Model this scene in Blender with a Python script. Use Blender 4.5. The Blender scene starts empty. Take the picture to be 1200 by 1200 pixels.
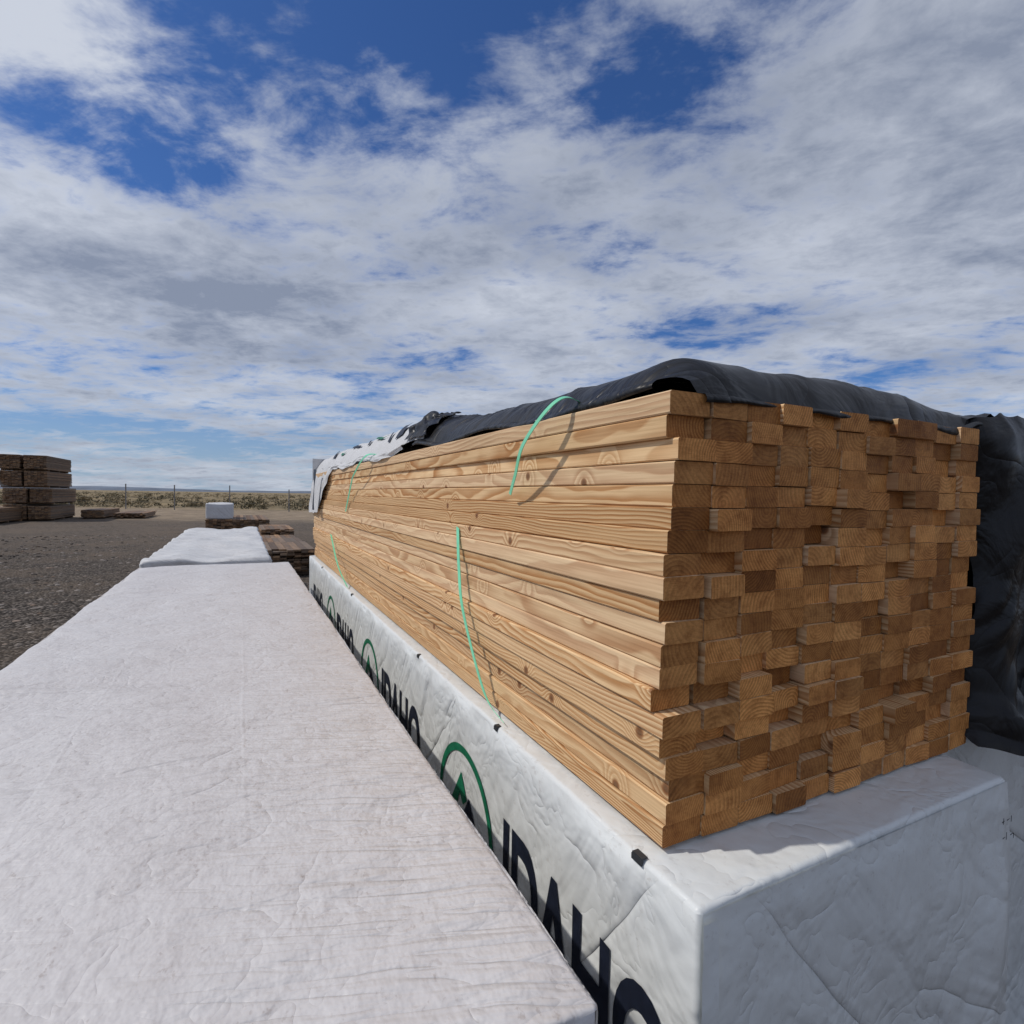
import bpy, math, random
import numpy as np
from mathutils import Vector, Matrix, noise
random.seed(7); rng=np.random.default_rng(7)
sc=bpy.context.scene
R=math.radians
def sstep(a,b,x):
    t=min(1,max(0,(x-a)/(b-a))); return t*t*(3-2*t)
def nz(x,y,z=0.0): return noise.noise(Vector((x,y,z)))
def frac(x,y,z=0.0,o=4): return noise.fractal(Vector((x,y,z)),0.9,2.0,o)

# ---------------- node helpers ----------------
class NT:
    def __init__(s,tree): s.t=tree
    def link(s,v,sock):
        if isinstance(v,bpy.types.NodeSocket): s.t.links.new(v,sock)
        else: sock.default_value=v
    def math(s,op,a,b=None,c=None,clamp=False):
        n=s.t.nodes.new('ShaderNodeMath'); n.operation=op; n.use_clamp=clamp
        s.link(a,n.inputs[0])
        if b is not None: s.link(b,n.inputs[1])
        if c is not None: s.link(c,n.inputs[2])
        return n.outputs[0]
    def vmath(s,op,a,b=None,out=0):
        n=s.t.nodes.new('ShaderNodeVectorMath'); n.operation=op
        s.link(a,n.inputs[0])
        if b is not None:
            if op=='SCALE': s.link(b,n.inputs['Scale'])
            else: s.link(b,n.inputs[1])
        return n.outputs['Value'] if op in('LENGTH','DOT_PRODUCT','DISTANCE') else n.outputs[0]
    def mr(s,v,a,b,c=0.0,d=1.0,smooth=True):
        n=s.t.nodes.new('ShaderNodeMapRange'); n.interpolation_type='SMOOTHSTEP' if smooth else 'LINEAR'
        s.link(v,n.inputs[0]); n.inputs[1].default_value=a;n.inputs[2].default_value=b
        s.link(c,n.inputs[3]); s.link(d,n.inputs[4]); return n.outputs[0]
    def noise(s,vec,scale,detail=4,rough=.5,dist=0,color=False):
        n=s.t.nodes.new('ShaderNodeTexNoise'); s.link(vec,n.inputs['Vector'])
        n.inputs['Scale'].default_value=scale;n.inputs['Detail'].default_value=detail
        n.inputs['Roughness'].default_value=rough;n.inputs['Distortion'].default_value=dist
        return n.outputs['Color'] if color else n.outputs[0]
    def vor(s,vec,scale,out='Distance',feature='F1',dim='3D',rand=1.0):
        n=s.t.nodes.new('ShaderNodeTexVoronoi'); n.voronoi_dimensions=dim; n.feature=feature
        s.link(vec,n.inputs['Vector']); n.inputs['Scale'].default_value=scale; n.inputs['Randomness'].default_value=rand
        return n.outputs[out]
    def mix(s,f,a,b,mode='MIX'):
        n=s.t.nodes.new('ShaderNodeMix'); n.data_type='RGBA'; n.blend_type=mode
        s.link(f,n.inputs[0]); 
        s.link(a if not isinstance(a,tuple) else (*a[:3],1),n.inputs[6]); s.link(b if not isinstance(b,tuple) else (*b[:3],1),n.inputs[7]); return n.outputs[2]
    def sep(s,v):
        n=s.t.nodes.new('ShaderNodeSeparateXYZ'); s.link(v,n.inputs[0]); return n.outputs
    def comb(s,x,y,z):
        n=s.t.nodes.new('ShaderNodeCombineXYZ'); s.link(x,n.inputs[0]);s.link(y,n.inputs[1]);s.link(z,n.inputs[2]); return n.outputs[0]
    def bump(s,h,dist,strength=1.0,normal=None):
        n=s.t.nodes.new('ShaderNodeBump'); s.link(h,n.inputs['Height']); n.inputs['Distance'].default_value=dist; n.inputs['Strength'].default_value=strength
        if normal is not None: s.link(normal,n.inputs['Normal'])
        return n.outputs[0]
    def attr(s,name,out='Vector'):
        n=s.t.nodes.new('ShaderNodeAttribute'); n.attribute_name=name; return n.outputs[out]
    def obj(s):
        return s.t.nodes.new('ShaderNodeTexCoord').outputs['Object']
def new_mat(name,rough=.6,spec=.4):
    m=bpy.data.materials.new(name); m.use_nodes=True
    b=m.node_tree.nodes['Principled BSDF']; b.inputs['Roughness'].default_value=rough
    b.inputs['Specular IOR Level'].default_value=spec
    return m,NT(m.node_tree),b

# ---------------- materials ----------------
def mat_wood(name,early,late,end=False,contrast=.75,gray=0.0,far=False,tlo=(.72,.64,.55),thi=(1.12,1.08,1.02)):
    m,n,b=new_mat(name,.65,.2)
    wc=n.attr('wc'); bid=n.attr('bid'); bs=n.sep(bid); w=n.sep(wc)
    t1=n.mix(bs[1],tlo,thi)
    if far:
        f=n.noise(n.vmath('MULTIPLY',wc,(14.,2.,14.)),1.0,3,.6)
        col=n.mix(n.mr(f,.3,.7),early,late); col=n.mix(1.0,col,t1,'MULTIPLY'); col=n.mix(n.math('MULTIPLY',bs[2],gray*2),col,(.17,.145,.12))
        n.link(col,b.inputs['Base Color']); return m
    d=n.math('SQRT',n.math('ADD',n.math('MULTIPLY',w[0],w[0]),n.math('MULTIPLY',w[2],w[2])))
    wv=n.noise(n.vmath('MULTIPLY',wc,(4.,1.3,4.)),1.0,1,.4)
    wv2=n.noise(n.vmath('MULTIPLY',wc,(9.,3.8,9.)),1.0,2,.5)
    d=n.math('ADD',d,n.math('MULTIPLY',n.math('SUBTRACT',wv,.5),.085))
    d=n.math('ADD',d,n.math('MULTIPLY',n.math('SUBTRACT',wv2,.5),.022))
    if not end:
        kv=n.comb(w[1],n.math('ADD',w[2],n.math('MULTIPLY',bs[2],37.0)),0.0)
        kd=n.math('DIVIDE',n.vor(kv,4.2,dim='2D'),4.2)
        d=n.math('ADD',d,n.mr(kd,0.0,.05,.024,0.0))
    spacing=n.math('ADD',.0048 if end else .0056,n.math('MULTIPLY',bs[0],.0045 if end else .0075))
    ph=n.math('FRACT',n.math('DIVIDE',d,spacing))
    ring=n.math('MULTIPLY',n.mr(ph,.10,.85),n.mr(ph,1.0,.88))
    fib=n.noise(n.vmath('MULTIPLY',wc,(260.,5.,260.)),1.0,2,.6)
    bl=n.noise(n.vmath('MULTIPLY',wc,(12.,1.3,12.)),1.0,2,.5)
    rs=n.math('MULTIPLY',ring,n.mr(bl,.3,.62,contrast*.45,contrast))
    col=n.mix(rs,early,late)
    col=n.mix(1.0,col,t1,'MULTIPLY')
    pale=n.mr(bs[0],.5,1.0,0.0,.35); col=n.mix(pale,col,(early[0]*1.02,early[1]*1.12,early[2]*1.35))
    col=n.mix(n.mr(fib,.35,.75,0.0,.4),col,n.mix(1.0,col,(.55,.46,.38),'MULTIPLY'))
    st=n.noise(n.vmath('MULTIPLY',wc,(6.,.9,25.)),1.0,3,.6)
    col=n.mix(n.mr(st,.5,.72,0.0,.45),col,n.mix(1.0,col,(.64,.61,.56),'MULTIPLY'))
    if not end:
        kcol=n.mix(n.mr(kd,.003,.011),(.12,.045,.018),(.27,.11,.04))
        ks=n.mr(bs[2],.25,.4)
        col=n.mix(n.math('MULTIPLY',n.math('MULTIPLY',n.mr(kd,.014,.008),.85),ks),col,kcol)
    else:
        g=n.noise(n.obj(),45,3,.65); col=n.mix(n.mr(g,.4,.75,0.0,.65),col,n.mix(1.0,col,(.5,.40,.32),'MULTIPLY'))
        pt=n.noise(n.obj(),5,2,.6); col=n.mix(n.mr(pt,.42,.65,0.0,.5),col,n.mix(1.0,col,(.64,.52,.44),'MULTIPLY'))
    n.link(col,b.inputs['Base Color'])
    h=n.math('ADD',n.math('MULTIPLY',fib,.7),n.math('MULTIPLY',ring,.5)) if not end else n.noise(n.vmath('MULTIPLY',n.obj(),(60.,60.,400.)),1.0,2,.6)
    n.link(n.bump(h,.0006 if not end else .001,.8),b.inputs['Normal'])
    return m
M_side=mat_wood('lumber_side',(.80,.575,.335),(.46,.215,.075),contrast=.95,tlo=(.80,.75,.68),thi=(1.10,1.08,1.05))
M_end=mat_wood('lumber_end',(.76,.365,.11),(.38,.15,.036),end=True,contrast=.75,tlo=(.50,.43,.37),thi=(1.22,1.22,1.3))
M_wside=mat_wood('weathered_side',(.28,.175,.105),(.16,.10,.06),gray=.35,far=True,tlo=(.45,.4,.36),thi=(1.5,1.45,1.35))
M_wend=mat_wood('weathered_end',(.36,.22,.12),(.18,.105,.055),gray=.3,far=True,tlo=(.4,.35,.33),thi=(1.5,1.45,1.35))

def mat_wrap(name,base,wr=(3.,22.,3.),amp=.004,dirt=.25,spec=.35,rough=.45,boards=False,crk=.004,peel=.0012,fold=0.0):
    m,n,b=new_mat(name,rough,spec)
    o=n.obj(); s=n.sep(o)
    a=n.noise(n.vmath('MULTIPLY',o,wr),1.0,3,.5,.5)
    wm=n.noise(o,.9,2,.5)
    k=n.noise(o,6.5,3,.55,.4); k=n.math('POWER',n.math('ABSOLUTE',n.math('SUBTRACT',k,.5)),.7)
    f=n.noise(n.vmath('MULTIPLY',o,(1.2,.9,1.2)),38,2,.6)
    h=n.math('MULTIPLY',n.math('MULTIPLY',a,n.mr(wm,.35,.65,.35,1.0)),amp)
    h=n.math('ADD',h,n.math('MULTIPLY',k,crk)); h=n.math('ADD',h,n.math('MULTIPLY',f,peel))
    if boards:
        bl=n.math('ABSOLUTE',n.math('SUBTRACT',n.math('FRACT',n.math('ADD',n.math('DIVIDE',n.math('ADD',s[0],n.math('MULTIPLY',wm,.03)),.39),.93)),.5))
        h=n.math('ADD',h,n.math('MULTIPLY',n.mr(bl,.48,.5,0.0,1.0),n.mr(wm,.4,.6,.0001,.0006)))
        w2=n.noise(n.vmath('MULTIPLY',n.vmath('ADD',o,n.comb(0.0,n.math('MULTIPLY',s[0],.35),0.0)),(3.0,30.,1.)),1.0,2,.5,.3)
        w2=n.math('POWER',n.math('ABSOLUTE',n.math('SUBTRACT',w2,.5)),.7)
        ed=n.mr(s[0],-.25,.38,.25,1.0)
        h=n.math('ADD',h,n.math('MULTIPLY',n.math('MULTIPLY',w2,ed),.013))
    if fold>0:
        fv=n.comb(n.math('ADD',n.math('ADD',n.math('MULTIPLY',s[0],2.6),n.math('MULTIPLY',s[1],3.2)),n.math('MULTIPLY',s[2],2.0)),n.math('MULTIPLY',s[2],1.1),0.0)
        fo=n.noise(fv,1.3,3,.5,.7); fo=n.math('POWER',n.math('ABSOLUTE',n.math('SUBTRACT',fo,.5)),.6)
        h=n.math('ADD',h,n.math('MULTIPLY',n.math('MULTIPLY',fo,n.mr(s[2],1.15,1.09,0.1,1.0)),fold))
    n.link(n.bump(h,1.0,.95),b.inputs['Normal'])
    d1=n.noise(o,8,4,.75,.5); d2=n.noise(n.vmath('MULTIPLY',o,(1.,.6,1.)),75,3,.7); d3=n.noise(n.vmath('MULTIPLY',o,(2.5,.35,1.5)),1.3,3,.6)
    col=n.mix(n.mr(d3,.35,.7,0.0,dirt),base,(base[0]*.88,base[1]*.85,base[2]*.84))
    col=n.mix(n.math('MULTIPLY',n.mr(d1,.48,.72),dirt),col,(base[0]*.78,base[1]*.75,base[2]*.73))
    sp=n.math('MULTIPLY',n.mr(d2,.57,.70),n.mr(d1,.38,.6))
    col=n.mix(n.math('MULTIPLY',sp,dirt*1.5),col,(base[0]*.52,base[1]*.45,base[2]*.41))
    n.link(col,b.inputs['Base Color'])
    return m
M_fg=mat_wrap('wrap_dusty',(.60,.585,.585),wr=(2.2,13.,3.),amp=.030,dirt=.32,rough=.46,spec=.35,boards=True,crk=.012,peel=.0040)
M_wrap=mat_wrap('wrap_white',(.68,.705,.70),wr=(6.,4.,5.),amp=.010,dirt=.2,rough=.38,crk=.012,peel=.0005,fold=.030)
M_wrap2=mat_wrap('wrap_far',(.60,.605,.61),wr=(2.,7.,4.),amp=.016,dirt=.3,rough=.5,crk=.008,peel=.0003,fold=.03)

def simple(name,col,rough=.6,spec=.3,var=.25,scale=20,bump=.0):
    m,n,b=new_mat(name,rough,spec); v=n.noise(n.obj(),scale,3,.6)
    n.link(n.mix(n.mr(v,.3,.7,0.0,1.0),tuple(c*(1-var) for c in col),tuple(min(1,c*(1+var)) for c in col)),b.inputs['Base Color'])
    if bump: n.link(n.bump(v,bump,.8),b.inputs['Normal'])
    return m
M_ink=simple('ink_navy',(.012,.016,.03),.45,.2); M_green=simple('ink_green',(.01,.15,.075),.45,.2)
M_strap=simple('strap_green',(.20,.68,.42),.3,.5,.08)
M_staple=simple('black_clip',(.03,.033,.037),.45)
M_post=simple('post_metal',(.22,.21,.2),.5)
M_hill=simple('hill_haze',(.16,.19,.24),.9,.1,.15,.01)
def mat_tarp():
    m,n,b=new_mat('tarp_black',.5,.36); o=n.obj()
    a=n.noise(n.vmath('MULTIPLY',o,(3.,5.,3.)),1.6,4,.5,.9)
    k=n.noise(n.vmath('MULTIPLY',o,(1.,1.6,1.)),4,2,.5,.6); k=n.math('POWER',n.math('ABSOLUTE',n.math('SUBTRACT',k,.5)),.6)
    n.link(n.bump(n.math('ADD',n.math('MULTIPLY',a,.028),n.math('MULTIPLY',k,.010)),1.0,.85),b.inputs['Normal'])
    d=n.noise(o,6,3,.65); n.link(n.mix(n.mr(d,.4,.75),(.005,.005,.006),(.014,.013,.013)),b.inputs['Base Color'])
    n.link(n.mr(d,.3,.7,.32,.5),b.inputs['Roughness']); return m
M_tarp=mat_tarp()

# ---------------- mesh helpers ----------------
def mkmesh(name,verts,faces,mats,mi=None,smooth=False,attrs=None,parent=None):
    me=bpy.data.meshes.new(name); me.from_pydata([tuple(v) for v in verts],[],faces); 
    for m in mats: me.materials.append(m)
    if mi is not None: me.polygons.foreach_set('material_index',mi)
    if smooth: me.polygons.foreach_set('use_smooth',[True]*len(me.polygons))
    if attrs:
        for k,a in attrs.items():
            at=me.attributes.new(k,'FLOAT_VECTOR','POINT'); at.data.foreach_set('vector',np.asarray(a,dtype=np.float32).ravel())
    me.update(); o=bpy.data.objects.new(name,me); sc.collection.objects.link(o)
    if parent: o.parent=parent
    return o
def empty(name):
    e=bpy.data.objects.new(name,None); sc.collection.objects.link(e); e.empty_display_size=.2; return e
class Boards:
    def __init__(s): s.v=[];s.f=[];s.mi=[];s.wc=[];s.bid=[]
    def add(s,cx,cz,y0,y1,w,t,nseg=1,bow=0.0,ch=.003,axis='Y',tilt=0.0,rot=0.0):
        prof=[(-w/2+ch,-t/2),(w/2-ch,-t/2),(w/2,-t/2+ch),(w/2,t/2-ch),(w/2-ch,t/2),(-w/2+ch,t/2),(-w/2,t/2-ch),(-w/2,-t/2+ch)]
        px=random.choice([-1,1])*random.uniform(.0,.11); pz=random.uniform(-.07,.07); yo=random.uniform(0,80)
        b=(random.random(),random.random(),random.random()); base=len(s.v); ph=random.uniform(0,6)
        cr,sr=math.cos(rot),math.sin(rot)
        for i in range(nseg+1):
            u=i/nseg; y=y0+(y1-y0)*u
            ox=bow*math.sin(u*3.1*1.3+ph); oz=bow*.25*math.sin(u*5+ph*2)
            for (a,c) in prof:
                X,Y,Z=cx+a*cr-c*sr+ox,y+tilt*a,cz+a*sr+c*cr+oz
                if axis=='X': X,Y=Y,X
                s.v.append((X,Y,Z)); s.wc.append((a-px,y+yo,c-pz)); s.bid.append(b)
        for i in range(nseg):
            for k in range(8):
                a=base+i*8+k;c=base+i*8+(k+1)%8
                s.f.append((a,c,c+8,a+8)); s.mi.append(0)
        s.f.append(tuple(base+k for k in range(7,-1,-1))); s.mi.append(1)
        s.f.append(tuple(base+nseg*8+k for k in range(8))); s.mi.append(1)
    def build(s,name,mats,parent=None):
        return mkmesh(name,s.v,s.f,mats,s.mi,attrs={'wc':s.wc,'bid':s.bid},parent=parent)
# ---------------- main open lumber stack ----------------
stack=empty('lumber_stack')
B=Boards(); NR=20; NC=11
Z0=1.160
rowx=[ .004*math.sin(r*.9)+random.uniform(-.005,.005)-(.014 if 4<=r<=13 else 0) for r in range(NR)]
for c in range(NC):
    z=Z0+.002+random.uniform(0,.003)
    co_=random.uniform(-.005,.005)
    for r in range(NR):
        t=.0374+random.uniform(-.0008,.0006)
        x=.633+.0445+c*.0870+rowx[r]*(1.0 if c==0 else .4)+random.uniform(-.002,.002)
        yo=random.gauss(0,.0045)+(random.uniform(-.012,.022) if random.random()<.22 else 0)+co_
        B.add(x,z+t/2,.690-.014*c/NC+yo,5.42+random.uniform(-.02,.02),.0858,t,nseg=10 if c in(0,NC-1) or r==NR-1 else 2,bow=random.uniform(0,.003),tilt=random.uniform(-.06,.06),rot=random.gauss(0,.005),ch=.0026)
        z+=t+random.uniform(.0004,.0016)
B.build('boards',[M_side,M_end],stack)
B=Boards()
for c in range(10):
    for r in range(NR):
        B.add(1.78+c*.0885,Z0+.019+r*.0383,.92+random.gauss(0,.01),5.4,.087,.0372)
B.build('lumber_stack',[M_side,M_end])

def ribbon(name,pts,wdir,w,mat,parent,n=30,th=.0008):
    P=[Vector(p) for p in pts]; out=[]
    for i in range(len(P)-1):
        p0=P[max(i-1,0)];p1=P[i];p2=P[i+1];p3=P[min(i+2,len(P)-1)]
        for k in range(n):
            t=k/n; out.append(.5*((2*p1)+(p2-p0)*t+(2*p0-5*p1+4*p2-p3)*t*t+(3*p1-p0-3*p2+p3)*t**3))
    out.append(P[-1]); wd=Vector(wdir).normalized(); v=[];f=[]
    for i,p in enumerate(out):
        tw=wd*(w/2)
        tan=(out[min(i+1,len(out)-1)]-out[max(i-1,0)]).normalized(); nn=tan.cross(wd).normalized()*th
        v+= [p-tw-nn,p+tw-nn,p+tw+nn,p-tw+nn]
        if i:
            b=4*(i-1)
            for k in range(4): f.append((b+k,b+(k+1)%4,b+4+(k+1)%4,b+4+k))
    return mkmesh(name,v,f,[mat],parent=parent)
wd=(-.12,1,.30)
ribbon('strap_1',[(.85,1.03,1.945),(.70,1.02,1.955),(.60,.99,1.955),(.578,1.10,1.875),(.595,1.18,1.80),(.612,1.24,1.755)],(.1,1,.35),.015,M_strap,stack)
ribbon('strap_2',[(.612,1.607,1.65),(.596,1.55,1.525),(.586,1.483,1.405),(.598,1.354,1.215),(.606,1.25,1.17)],wd,.018,M_strap,stack)
ribbon('strap_3',[(.72,2.95,1.95),(.60,2.92,1.955),(.585,3.2,1.865),(.60,3.39,1.80),(.612,3.64,1.635)],wd,.020,M_strap,stack)
ribbon('strap_4',[(.598,4.17,1.45),(.580,3.74,1.28),(.598,3.48,1.17)],(-.4,1,.4),.026,M_strap,stack)

# ---------------- wrapped packs ----------------
def coords(a,b,r,step):
    n=max(2,int((b-a-2*r)/step)); mid=list(np.linspace(a+r,b-r,n+1))
    return [a,a+r*.25,a+r*.5,a+r*.75]+mid+[b-r*.75,b-r*.5,b-r*.25,b]
def wrapped(name,x0,x1,y0,y1,z0,z1,mat,r=.018,step=.05,amp=.006,samp=.0015,parent=None,seed=0.0,crown=.006):
    xs,ys,zs=coords(x0,x1,r,step),coords(y0,y1,r,step),coords(z0,z1,r,step)
    idx={};v=[];f=[]
    lo=Vector((x0+r,y0+r,z0+r));hi=Vector((x1-r,y1-r,z1-r))
    def vid(x,y,z):
        k=(round(x,5),round(y,5),round(z,5))
        if k in idx: return idx[k]
        p=Vector((x,y,z)); q=Vector([min(max(p[i],lo[i]),hi[i]) for i in range(3)])
        nn=(p-q).normalized(); c=q+nn*r
        top=max(0,nn.z)
        d=top*(amp*frac(c.x*2.2+seed,c.y*2.6,seed)-amp*.5*abs(nz(c.x*2+c.y*1.5,c.y*9+seed,3)))
        d+=(1-top)*samp*frac(c.x*5,c.y*5,c.z*6+seed)
        ed=min(c.x-x0,x1-c.x)
        c=c+nn*d
        if top>.2: c.z-= crown*math.exp(-ed/.03)*(1+nz(c.y*7,seed,1))
        idx[k]=len(v); v.append(c); return idx[k]
    def grid(A,Bc,fn,flip):
        for i in range(len(A)-1):
            for j in range(len(Bc)-1):
                q=[fn(A[i],Bc[j]),fn(A[i+1],Bc[j]),fn(A[i+1],Bc[j+1]),fn(A[i],Bc[j+1])]
                f.append(tuple(reversed(q)) if flip else tuple(q))
    grid(xs,ys,lambda a,b:vid(a,b,z1),False); grid(xs,ys,lambda a,b:vid(a,b,z0),True)
    grid(xs,zs,lambda a,b:vid(a,y0,b),False); grid(xs,zs,lambda a,b:vid(a,y1,b),True)
    grid(ys,zs,lambda a,b:vid(x0,a,b),True); grid(ys,zs,lambda a,b:vid(x1,a,b),False)
    return mkmesh(name,v,f,[mat],smooth=True,parent=parent)
def dunnage(xa,xb,ys,z0,h,parent):
    b=Boards()
    for y in ys: b.add(y,z0+h/2,xa,xb,.09,h-.002,axis='X')
    return b.build('dunnage',[M_wside,M_wend],parent)

PX0,PX1,PY0,PY1,PZ0,PZ1=.593,1.495,.565,5.5,.43,1.158
p1=empty('wrapped_lumber_pack')
wrapped('wrap',PX0,PX1,PY0,PY1,PZ0,PZ1,M_wrap,r=.010,step=.03,amp=.003,samp=.0014,parent=p1,seed=3,crown=.002)
dunnage(PX0,PX1,[.8,2.2,3.8,5.2],.34,.09,p1); wrapped('lower_wrap',PX0+.01,PX1-.01,PY0+.02,PY1,.09,.34,M_wrap,parent=p1,step=.1,seed=9)
dunnage(PX0,PX1,[.81,2.21,3.81,5.21],.0,.088,p1)
def text_mesh(s,parent,yl,zb,w,h,x):
    cu=bpy.data.curves.new('t','FONT'); cu.body=s; cu.size=1; cu.offset=.028; cu.resolution_u=6
    o=bpy.data.objects.new('t',cu); sc.collection.objects.link(o)
    dg=bpy.context.evaluated_depsgraph_get(); me=bpy.data.meshes.new_from_object(o.evaluated_get(dg))
    bpy.data.objects.remove(o)
    co=np.array([v.co[:] for v in me.vertices]); mn=co.min(0);mx=co.max(0)
    for v in me.vertices:
        a=(v.co.x-mn[0])/(mx[0]-mn[0])*w; c=(v.co.y-mn[1])/(mx[1]-mn[1])*h
        v.co=(x,yl-a,zb+c)
    me.materials.clear(); me.materials.append(M_ink)
    ob=bpy.data.objects.new('print_lettering',me); sc.collection.objects.link(ob); ob.parent=parent
def arc(parent,yc,zc,ro,ri,a0,a1,x,mat,name='print_ring',n=48):
    v=[];f=[]
    for i in range(n+1):
        a=R(a0+(a1-a0)*i/n)
        v+=[(x,yc-ro*math.cos(a),zc+ro*math.sin(a)),(x,yc-ri*math.cos(a),zc+ri*math.sin(a))]
        if i: b=2*(i-1); f.append((b,b+1,b+3,b+2))
    mkmesh(name,v,f,[mat],parent=parent)
def logo(parent,yc,zc,r,x):
    arc(parent,yc,zc,r,r*.89,-70,200,x,M_green)
    def tri(pts,mat,dx): mkmesh('print_mountain',[(x-dx,yc-a*r,zc+b*r) for a,b in pts],[tuple(range(len(pts)))],[mat],parent=parent)
    tri([(-.75,-.35),(-.1,.62),(.12,.3),(-.02,.18),(-.14,.3),(-.32,-.02),(-.45,-.1)],M_green,.0002)
    tri([(-.35,-.45),(.2,.38),(.85,-.45),(.55,-.3),(.3,-.05),(.1,-.1)],M_ink,.0006)
xs_=PX0-.0028
for k in range(4):
    y=1.475+1.31*k
    if y<5.3: logo(p1,y,.80,.21,xs_)
    text_mesh('IDAHO',p1,1.205+1.31*k,.71,.60,.24,xs_)
for y,l in ((.70,.026),(1.26,.018),(1.95,.016),(3.3,.02),(4.6,.02)):
    b=Boards(); b.add(y,PZ1-.001,PX0-.002,PX0+.010,l,.003,ch=.001,axis='X'); b.add(y,PZ1-.007,PX0-.0035,PX0-.001,l,.010,ch=.0005,axis='X'); b.build('clip',[M_staple,M_staple],p1)
def sheet(name,fn,nu,nv,mat,parent,smooth=True):
    v=[fn(i/nu,j/nv) for j in range(nv+1) for i in range(nu+1)]; f=[]
    for j in range(nv):
        for i in range(nu):
            a=j*(nu+1)+i; f.append((a,a+1,a+nu+2,a+nu+1))
    return mkmesh(name,v,f,[mat],smooth=smooth,parent=parent)
def skirt(u,v):
    x=PX0+.006+(PX1-PX0-.008)*u; z=PZ1-.010-.70*v
    y=PY0-.0025-.004*v-min(1,v*4)*(.010*abs(nz(x*5+v*1.5,v*1.2,2))+.014*max(0,nz(x*2.2-v,v*1.5,6)))
    y-=.02*max(0,1-abs(u-.97+.12*v)/.10)*min(1,v*3)
    return (x,y,z)
sheet('front_fold',skirt,90,50,M_wrap,p1)
sheet('corner_seam',lambda u,v:(PX0-.003+.030*u, PY0-.012-.020*u*(v)-.004*nz(v*9,u,5), PZ1-.014-.66*v),4,40,M_wrap,p1)
for k,(a,c,l,w) in enumerate(((1.40,1.095,.012,.003),(1.405,1.09,.003,.014),(1.42,1.095,.012,.003),(1.437,1.088,.003,.014),(1.405,1.06,.012,.003),(1.42,1.055,.003,.016),(1.437,1.06,.013,.003),(1.45,1.05,.003,.012))):
    mkmesh('pen_note',[(a,PY0-.032,c),(a+l,PY0-.032,c+.002),(a+l,PY0-.032,c+w),(a,PY0-.032,c+w)],[(0,1,2,3)],[M_ink],parent=p1)

p2=empty('wrapped_lumber_pack')
wrapped('wrap',-.757,.411,.548,5.45,.42,1.112,M_fg,r=.010,step=.03,amp=.012,samp=.003,parent=p2,seed=12)
dunnage(-.75,.40,[.8,2.2,3.8,5.2],.33,.088,p2); wrapped('lower_wrap',-.75,.40,.57,5.42,.09,.33,M_fg,parent=p2,step=.1,seed=5)
dunnage(-.75,.40,[.81,2.21,3.81,5.21],.0,.088,p2)
p3=empty('wrapped_lumber_pack')
wrapped('wrap',-.86,.30,6.25,11.6,.55,1.065,M_wrap2,r=.03,step=.06,amp=.045,samp=.012,parent=p3,seed=22)
dunnage(-.85,.29,[6.7,8.4,10.2,11.3],.46,.088,p3); wrapped('lower_wrap',-.84,.28,6.3,11.5,.09,.46,M_wrap2,parent=p3,step=.15,seed=31)
dunnage(-.85,.29,[6.71,8.41,10.21,11.31],.0,.088,p3)
p4=empty('wrapped_lumber_pack')
wrapped('wrap',1.535,2.65,.72,5.5,.09,1.150,M_wrap,r=.03,step=.06,amp=.006,samp=.003,parent=p4,seed=41)
dunnage(1.54,2.64,[.91,2.21,3.81,5.21],.0,.088,p4)

# ---------------- tarp ----------------
TOP=1.940
def tarp_h(x,y):
    dl=max(0,x-.645); df=max(0,y-.70)
    ff=1-math.exp(-df/.04); k=sstep(1.5,1.66,x); ff=ff*(1-k)+k
    lf=1-math.exp(-dl/.05)
    h=.080*ff*lf
    h-=.055*sstep(1.3,1.7,x)*ff
    h+=.070*sstep(1.6,2.4,y)*lf
    h+=.016*lf*ff*(nz(x*2.5,y*2.5,1)+.5*nz(x*3+y*4,y*3,4))
    cre=1-abs(nz(x*4+y*1.8,y*2-x*1.5,7))*3.2
    h+=.013*lf*max(0,cre)**2*min(1,df/.12+k)
    cre=1-abs(nz(x*6-y*3,y*4+x*2,17))*5
    h+=.006*lf*max(0,cre)**2*min(1,df/.10+k)
    return TOP+max(0,h)
tarp=empty('black_tarp')
def tfn(u,v):
    y=.70+(2.25+.12*nz(u*4,3,1)-.70)*v; x0=.650+.012*nz(y*3,1,2)+.035*math.exp(-(y-.7)/.06); x=x0+(2.72-x0)*u**1.25
    yy=y+(.014*nz(x*6,0,3)-.012)*(1-v)*(1-sstep(1.5,1.7,x))
    return (x,yy,tarp_h(x,y)-(.012 if v==0 and x<1.55 else 0))
sheet('top_sheet',tfn,190,140,M_tarp,tarp)
def lip(u,v):
    y=.76+1.47*u; x=.650+.012*nz(y*3,1,2)+.035*math.exp(-(y-.7)/.06)
    return (x-.012*math.sin(v*2.2)-.002, y, tarp_h(x,y)-v*(.016+.012*abs(nz(y*4,2,6))))
sheet('hem',lip,120,6,M_tarp,tarp)
def flip_(u,v):
    x=.70+.92*u; y=.70+(.014*nz(x*6,0,3)-.012)
    return (x,y-.006*math.sin(v*2.5),tarp_h(x,.70)-.011-v*(.010+.014*abs(nz(x*5,3,3))))
sheet('front_hem',flip_,80,5,M_tarp,tarp)
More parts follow.
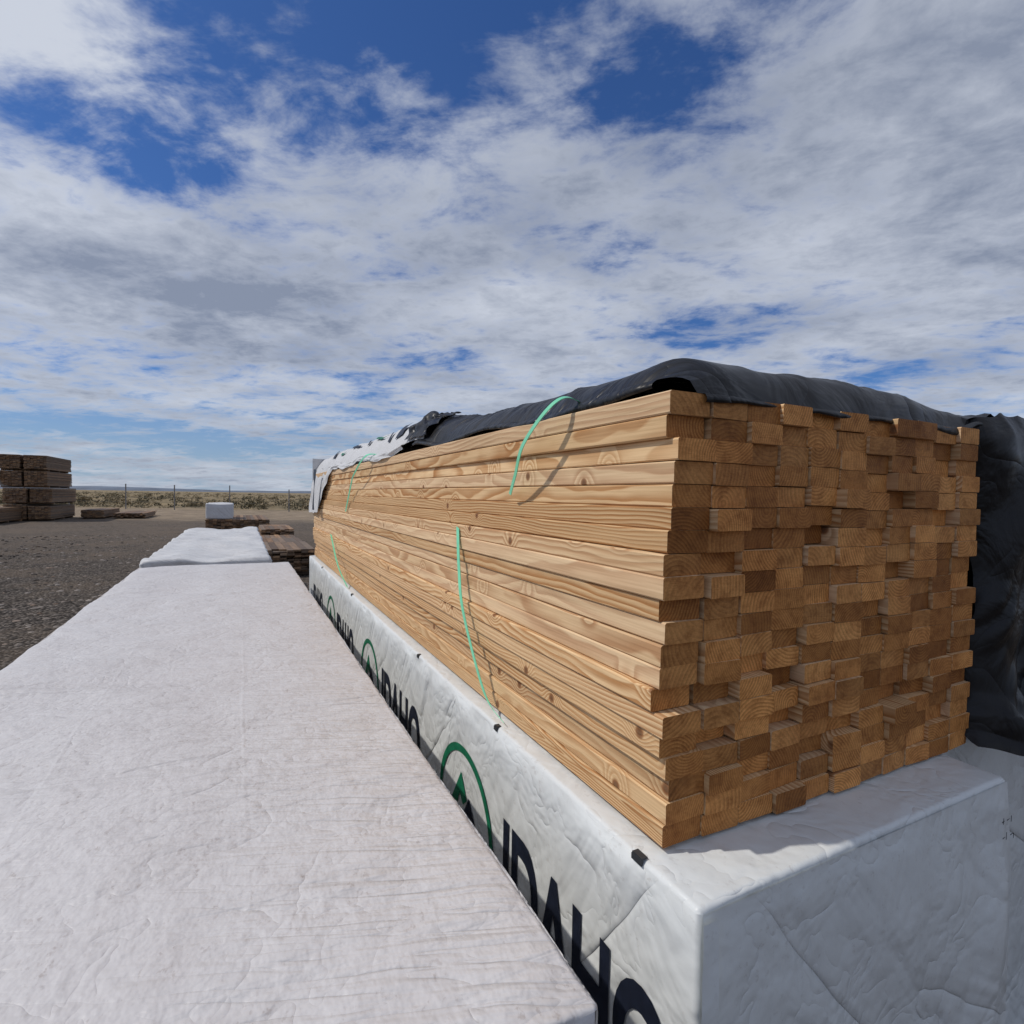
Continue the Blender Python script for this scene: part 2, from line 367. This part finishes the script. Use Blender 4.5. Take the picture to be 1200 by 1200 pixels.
def curt(u,v):
    zt=tarp_h(1.590+1.1*u,.70); zb=1.170+.02*nz(u*5,1,1)
    xl=1.588+.040*math.sin(min(1,v*2.0)*1.57)-.050*sstep(.45,1,v)+.010*nz(v*5,2,8)
    x=xl+(2.72-xl)*u
    y=.68-.02*math.sin(min(1,v*12)*1.57)-(.026*math.sin(u*24+2.5*nz(v*2,u*3,1))+.03*nz(u*8,v*2.5,2)+.03*abs(nz(u*14+v*5,v*4,9)))*min(1,v*3)
    y+=.05*math.exp(-u/.02)
    y-= .06*max(0,v-.85)/.15*(1+nz(u*22,v*14,3))
    z=zt+(zb-zt)*v
    if v>.9: z+=.02*nz(u*25,v*30,4)
    return (x,y,z)
sheet('front_drape',curt,180,110,M_tarp,tarp)
sheet('gap_backing',lambda u,v:(1.600+1.1*u,.80+.03*nz(u*9,v*2,4)+.012*math.sin(u*40),1.955-.785*v),60,30,M_tarp,tarp)  # black sheet added behind the drape to block daylight in the gap
ww=empty('torn_lumber_wrap')
def wfn(u,v):
    y0=2.12+.1*nz(u*5,1,4); y=y0+(5.5-y0)*v; x0=.652+.01*nz(y*2,1,2); x=x0+(2.7-x0)*u**1.2
    return (x,y,tarp_h(x,y)+.006+.012*nz(x*7,y*6,9)*u**.3)
sheet('top_sheet',wfn,80,150,M_wrap2,ww)
def wside(u,v):
    y=2.35+3.2*u; x=.652+.01*nz(y*2,1,2)
    L=.035+.03*abs(nz(y*3,1,1))+.36*sstep(4.2,5.1,y+.15*nz(y*6,2,2))
    return (x-.03*math.sin(min(1,v*2)*1.57)-.03*v*sstep(4,5,y)-.012*nz(y*7,v*3,1), y, tarp_h(x,y)+.007-L*v)
sheet('side_flap',wside,160,16,M_wrap2,ww)
def wend(u,v):
    return (.62+.98*u,5.52+.03*nz(u*8,v*4,1),2.08-.5*v+.02*nz(u*7,1,1))
sheet('end_flap',wend,30,16,M_wrap2,ww)
def crum(u,v):
    y=2.05+.32*u+.04*nz(u*5,v*5,1); x=.645+.15*v+.02*nz(u*6,v*6,2)
    return (x,y,tarp_h(.66+.15*v,y)+.006+.016*abs(nz(u*6,v*4,3))+.040*max(0,1-abs(u-.45)/.14)*max(0,1-abs(v-.4)/.4))
sheet('torn_edge',crum,30,24,M_tarp,tarp,smooth=True)
def band(yc,w,h0,h1,mat):
    def f(u,v):
        y=yc+w*u+.05*v; x=.652+.01*nz(y*2,1,2)+h0+(h1-h0)*v
        return (x,y,tarp_h(x,y)+.018+.012*nz(x*7,y*6,9)*.5)
    sheet('print',f,8,6,mat,ww)
for yc,w,a,c,m in ((2.5,.12,.02,.09,M_ink),(2.72,.04,.02,.06,M_ink),(2.9,.3,.05,.07,M_green),(3.25,.05,.02,.05,M_ink),(3.6,.3,.05,.065,M_ink),(4.1,.2,.03,.05,M_green),(4.5,.12,.02,.07,M_ink)):
    band(yc,w,a,c,m)
def flapdark(u,v):
    y=4.75+.14*u+.03*v; x=.60-.012*nz(y*7,v*3,1)-.01
    return (x-.03-.01*v,y,1.95-.34*v)
sheet('print_flap',flapdark,6,10,M_ink,ww)

# ---------------- distant lumber ----------------
def lpack(x0,y0,z0,nc,nr,L,B,w=.14,t=.04,jit=.03):
    for r in range(nr):
        dx=random.uniform(-.02,.02)
        for c in range(nc):
            B.add(x0+w/2+c*w+dx,z0+t/2+r*t,y0+random.gauss(0,jit),y0+L+random.gauss(0,jit),w-.006,t-.005,ch=.003)
def tower(x,y,tiers,nx,L=4.9,nr=18,nc=8,gap=.10):
    B=Boards()
    for i in range(tiers):
        z=.09+i*(nr*.04+.11); dx=random.uniform(-.18,.18); dy=random.uniform(-.3,.3)
        for k in range(nx): lpack(x+dx+k*(nc*.14+gap)+random.uniform(-.03,.03),y+dy+random.uniform(-.15,.15),z,nc,nr-random.choice([0,0,1,2]),L,B)
        for s_ in (.5,2.4,4.3):
            B.add(y+dy+s_,z-.046,x+dx,x+dx+nx*(nc*.14+gap)-gap,.09,.086,axis='X')
    return B.build('lumber_stack',[M_wside,M_wend])
tower(-11.45,38.2,4,2,nr=20,nc=7)
tower(-13.0,33.6,1,2,nr=18)
tower(-8.4,40.5,1,1,nr=13)
B=Boards(); lpack(-7.0,41,.05,12,7,4.9,B,jit=.2); B.build('lumber_stack',[M_wside,M_wend])
B=Boards()
for i in range(5):
    lpack(.45+.05*i,12.2+i*2.3,.09,7,12-(i%3)*2,2.0,B,jit=.08)
    for s_ in(.3,1.6): B.add(12.2+i*2.3+s_,.044,.45,1.5,.09,.086,axis='X')
B.build('lumber_stack',[M_wside,M_wend])
B=Boards(); lpack(-1.25,25.2,.09,17,13,4.9,B,jit=.06)
for s_ in(.5,2.4,4.3): B.add(25.2+s_,.044,-1.25,1.1,.09,.086,axis='X')
B.build('lumber_stack',[M_wside,M_wend])
p5=empty('wrapped_lumber_pack'); wrapped('wrap',-1.25,-.25,25.5,27.8,.62,1.26,M_wrap2,r=.05,step=.1,amp=.03,samp=.01,parent=p5,seed=70)

# ---------------- ground ----------------
def mat_ground():
    m,n,b=new_mat('ground',.95,.12); o=n.obj(); s=n.sep(o)
    f=n.math('ADD',n.math('MULTIPLY',s[0],.446),n.math('MULTIPLY',s[1],.895))
    nb=n.noise(o,.12,3,.6); f2=n.math('ADD',f,n.math('MULTIPLY',n.math('SUBTRACT',nb,.5),14.0))
    def V2(scale,outs):
        nd=n.t.nodes.new('ShaderNodeTexVoronoi'); nd.voronoi_dimensions='2D'; n.link(o,nd.inputs['Vector']); nd.inputs['Scale'].default_value=scale
        return nd.outputs['Color'],nd.outputs['Distance']
    c1,vd=V2(26,0); c2,_=V2(9,0); vs=n.sep(c1); v2s=n.sep(c2)
    g=n.mix(n.math('POWER',vs[0],2.0),(.035,.029,.024),(.26,.225,.195)); 
    g=n.mix(n.mr(v2s[0],.5,1.0,0.0,.45),g,n.mix(v2s[1],(.03,.025,.02),(.23,.2,.17)))
    g=n.mix(n.mr(vd,.3,.6,0.0,.75),g,(.025,.02,.016))
    pt=n.noise(o,.45,5,.65); g=n.mix(n.mr(pt,.42,.62,0.0,.5),g,(.15,.115,.085))
    far=n.mix(n.mr(n.noise(o,5,5,.8),.38,.62),(.085,.07,.058),(.20,.165,.135))
    far=n.mix(n.mr(pt,.4,.65,0.0,.5),far,(.19,.15,.115))
    g=n.mix(n.mr(f,7,26,0.0,.85),g,far)
    dirt=n.mix(n.mr(n.noise(o,.8,4,.7),.35,.65),(.23,.18,.13),(.36,.285,.205))
    col=n.mix(n.mr(f2,29,38),g,dirt)
    gr=n.mix(n.mr(n.noise(o,.15,5,.75),.4,.6),(.15,.125,.075),(.34,.26,.155))
    col=n.mix(n.mr(f2,50,60),col,gr)
    n.link(col,b.inputs['Base Color'])
    n.link(n.bump(n.math('ADD',n.math('MULTIPLY',vd,-.03),n.math('MULTIPLY',pt,.05)),1.0,.9),b.inputs['Normal']); return m
S=3500
xsg=sorted(set([-S,-800,-200]+list(np.linspace(-60,60,61))+[200,800,S]))
gv=[];gf=[]
for j,y in enumerate(xsg):
    for i,x in enumerate(xsg):
        z=.04*nz(x*.15,y*.15,0)-.02 if abs(x)<59 and abs(y)<59 and (abs(x)>5 or y>33) else 0
        gv.append((x,y,min(z,0.0)))
N=len(xsg)
for j in range(N-1):
    for i in range(N-1):
        a=j*N+i; gf.append((a,a+1,a+N+1,a+N))
mkmesh('ground',gv,gf,[mat_ground()],smooth=True)

import bmesh
bm=bmesh.new(); bmesh.ops.create_icosphere(bm,subdivisions=1,radius=1); iv=np.array([v.co[:] for v in bm.verts]); ifc=np.array([[v.index for v in f.verts] for f in bm.faces]); bm.free()
NS=18000
y=2+24*rng.random(NS)**1.25; x=-.9-(rng.random(NS))*(y*1.05+1.0)
r=.009+.034*rng.random(NS)**3
sc3=np.stack([1+rng.random(NS)*.6,1+rng.random(NS)*.6,.55+rng.random(NS)*.3],1)*r[:,None]
ang=rng.random(NS)*6.28; ca,sa=np.cos(ang),np.sin(ang)
V=iv[None]*(1+.25*(rng.random((NS,12,1))-.5))*sc3[:,None]
Vx=V[...,0]*ca[:,None]-V[...,1]*sa[:,None]; Vy=V[...,0]*sa[:,None]+V[...,1]*ca[:,None]
V=np.stack([Vx+x[:,None],Vy+y[:,None],V[...,2]+r[:,None]*.2-.012],2).reshape(-1,3)
F=(ifc[None]+(np.arange(NS)*12)[:,None,None]).reshape(-1,3)
shade=np.repeat(rng.random((NS,3)),12,axis=0)
m,n,b=new_mat('stones',.9,.15); s=n.sep(n.attr('bid'))
cst=n.mix(n.math('POWER',s[0],1.6),(.05,.042,.036),(.32,.28,.245)); cst=n.mix(n.mr(s[1],.75,1.0,0.0,.6),cst,(.26,.18,.13)); n.link(cst,b.inputs['Base Color'])
mkmesh('gravel',V,F.tolist(),[m],attrs={'bid':shade})

# ---------------- fence ----------------
def RF(r,f,z=0): return (.895*r+.446*f,-.446*r+.895*f,z)
fe=empty('wire_fence'); v=[];f=[]
def box(c,dx,dy,h,z0=0):
    b=len(v)
    for z in(z0,z0+h):
        for a,d in((-dx,-dy),(dx,-dy),(dx,dy),(-dx,dy)): v.append((c[0]+a,c[1]+d,z))
    for k in range(4): f.append((b+k,b+(k+1)%4,b+4+(k+1)%4,b+4+k))
    f.append((b+4,b+5,b+6,b+7))
posts=[]
rr=-75
while rr<80:
    p=RF(rr,52+1.2*math.sin(rr*.05)); posts.append(p); box(p,.045,.045,2.35+random.uniform(-.2,.15),-.1); rr+=4.4+random.uniform(-1.2,1.2)
mkmesh('posts',v,f,[M_post],parent=fe)
v=[];f=[]
for i in range(len(posts)-1):
    a,c=posts[i],posts[i+1]
    for z in(.3,.7,1.1,1.5,1.85):
        b=len(v); t=.006
        v+= [(a[0],a[1],z-t),(a[0],a[1],z+t),(c[0],c[1],z+t),(c[0],c[1],z-t)]; f.append((b,b+1,b+2,b+3))
mkmesh('wires',v,f,[M_post],parent=fe)

# ---------------- sagebrush ----------------
NB=2300; NL=42
fd=55+ (rng.random(NB)**1.5)*380; rd=(-1.15+1.5*rng.random(NB))*fd
cx=.895*rd+.446*fd; cy=-.446*rd+.895*fd; hs=.30+.75*rng.random(NB)**1.8
lc=rng.normal(size=(NB,NL,3)); lc/=np.linalg.norm(lc,axis=2,keepdims=True); lc*=(.5+.5*rng.random((NB,NL,1)))
lc[...,2]=np.abs(lc[...,2]); 
lc*=np.stack([hs*1.25,hs*1.25,hs],1)[:,None]
lc[...,0]+=cx[:,None]; lc[...,1]+=cy[:,None]
tri=rng.normal(size=(NB,NL,3,3))*(.13*hs)[:,None,None,None]
V=(lc[:,:,None]+tri).reshape(-1,3); V[:,2]=np.maximum(V[:,2],0)
F=np.arange(len(V)).reshape(-1,3).tolist()
shade=np.repeat(rng.random((NB*NL,3)),3,axis=0); shade[:,1]=np.repeat(rng.random(NB),NL*3)
m,n,b=new_mat('sage',.95,.1); s=n.sep(n.attr('bid'))
cs=n.mix(s[0],(.05,.046,.03),(.15,.135,.085)); cs=n.mix(n.mr(s[1],.4,1,0.0,.8),cs,(.24,.18,.105)); n.link(cs,b.inputs['Base Color'])
mkmesh('sagebrush',V,F,[m],attrs={'bid':shade})
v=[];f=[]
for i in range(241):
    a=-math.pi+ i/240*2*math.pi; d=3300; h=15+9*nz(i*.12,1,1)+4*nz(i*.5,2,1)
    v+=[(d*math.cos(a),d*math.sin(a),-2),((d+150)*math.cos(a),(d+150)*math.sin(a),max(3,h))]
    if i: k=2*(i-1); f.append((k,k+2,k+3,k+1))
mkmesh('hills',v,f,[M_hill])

# ---------------- sun, sky ----------------
EL,AZ=R(50),R(-70)
sd=Vector((math.sin(AZ)*math.cos(EL),math.cos(AZ)*math.cos(EL),math.sin(EL)))
L=bpy.data.lights.new('sun','SUN'); L.energy=2.5; L.angle=R(1.2); L.color=(1,.94,.86)
so=bpy.data.objects.new('sun',L); sc.collection.objects.link(so); so.rotation_euler=sd.to_track_quat('Z','Y').to_euler(); so.location=(-5,5,10)
w=bpy.data.worlds.new('World'); sc.world=w; w.use_nodes=True; t=w.node_tree; n=NT(t)
bg=t.nodes['Background']; bg.inputs['Strength'].default_value=.1
sky=t.nodes.new('ShaderNodeTexSky'); sky.sky_type='NISHITA'; sky.sun_disc=False; sky.sun_elevation=EL; sky.sun_rotation=AZ
sky.air_density=1.0; sky.dust_density=.6; sky.ozone_density=2.5
d=t.nodes.new('ShaderNodeTexCoord').outputs['Generated']; s=n.sep(d)
zz=n.math('ADD',n.math('MAXIMUM',s[2],0.0),.12)
uv=n.comb(n.math('DIVIDE',s[0],zz),n.math('DIVIDE',s[1],zz),0.0)
n1=n.noise(uv,1.05,4,.55,.3)
rot=t.nodes.new('ShaderNodeVectorRotate'); rot.inputs['Angle'].default_value=R(40); n.link(uv,rot.inputs['Vector'])
n2=n.noise(n.vmath('MULTIPLY',rot.outputs[0],(1.,1.6,1.)),3.0,7,.64,.35)
cells=n.noise(uv,11.0,4,.65,.2)
dens=n.math('ADD',n.math('MULTIPLY',n1,.36),n.math('MULTIPLY',n2,.46))
dens=n.math('ADD',dens,n.math('MULTIPLY',cells,.18))
def pdir(px,py):
    r=(px-600)/640; u=(600-py)/640; p=R(2.06)
    f=math.cos(p)+u*math.sin(p); up=u*math.cos(p)-math.sin(p)
    return Vector((.895*r+.446*f,-.446*r+.895*f,up)).normalized()
def blob(px,py,rad,k,wt):
    c=pdir(px,py); df=n.vmath('SUBTRACT',d,tuple(c)); df=n.vmath('MULTIPLY',df,(1.,1.,k))
    return n.mr(n.vmath('LENGTH',df),rad*.1,rad,wt,0.0)
for a in ((260,50,.50,1.8,-.135),(560,30,.40,2.2,-.11),(860,80,.30,2.1,-.10),(90,150,.24,3.2,-.13),(830,375,.24,4.5,-.13),(480,410,.3,9,-.06),(230,520,.4,9,-.08),(60,500,.3,10,-.07),(200,330,.12,6,-.03),
          (10,5,.20,1,.18),(1170,110,.34,1,.17),(600,280,.8,2.8,.07),(230,350,.4,4,.12),(60,260,.3,4,.05),(700,60,.07,1.5,.06),(450,90,.10,1.5,.08)):
    dens=n.math('ADD',dens,blob(*a))
cov=n.mr(dens,.365,.56)
gsh=n.noise(n.vmath('ADD',uv,(3.1,7.7,0)),1.5,5,.55,.2)
shd=n.math('ADD',n.mr(gsh,.3,.7,0.0,.7,False),n.mr(dens,.45,.8,0.0,.4,False))
for a in ((220,345,.42,6.5,.5),(330,410,.3,7,.3),(720,190,.5,2,.12),(1120,200,.4,1.2,.10),(20,20,.3,1,-.5),(580,350,.16,2.5,-.28),(900,300,.2,2.5,-.2),(250,465,.5,8,-.15)):
    shd=n.math('ADD',shd,blob(*a))
shd=n.math('ADD',shd,n.mr(n.math('ADD',n.math('MULTIPLY',cells,.4),n.math('MULTIPLY',n2,.6)),.35,.65,-.26,.26,False))
cc=n.mix(n.mr(shd,0.0,1.1,0.0,1.0,False),(6.3,6.7,7.5),(2.55,2.95,3.85))
skc=n.mix(1.0,sky.outputs[0],(.33,.54,.88),'MULTIPLY')
hz=n.mr(s[2],.0,.20,.62,0.0)
skc=n.mix(hz,skc,(3.7,4.7,6.1))
n.link(n.mix(n.math('MULTIPLY',cov,.93),skc,cc),bg.inputs['Color'])

# ---------------- camera ----------------
cam=bpy.data.cameras.new('camera'); co=bpy.data.objects.new('camera',cam); sc.collection.objects.link(co)
from mathutils import Euler
mm=Euler((R(90-1.65),0,R(-26.5))).to_matrix().to_4x4() @ Matrix.Rotation(R(.9),4,'Z')
co.matrix_world=Matrix.Translation((0,0,1.75)) @ mm
cam.lens=19.2; cam.sensor_width=36; cam.clip_start=.05; cam.clip_end=9000
sc.camera=co
sc.view_settings.view_transform='Standard'; sc.view_settings.look='None'; sc.view_settings.exposure=0
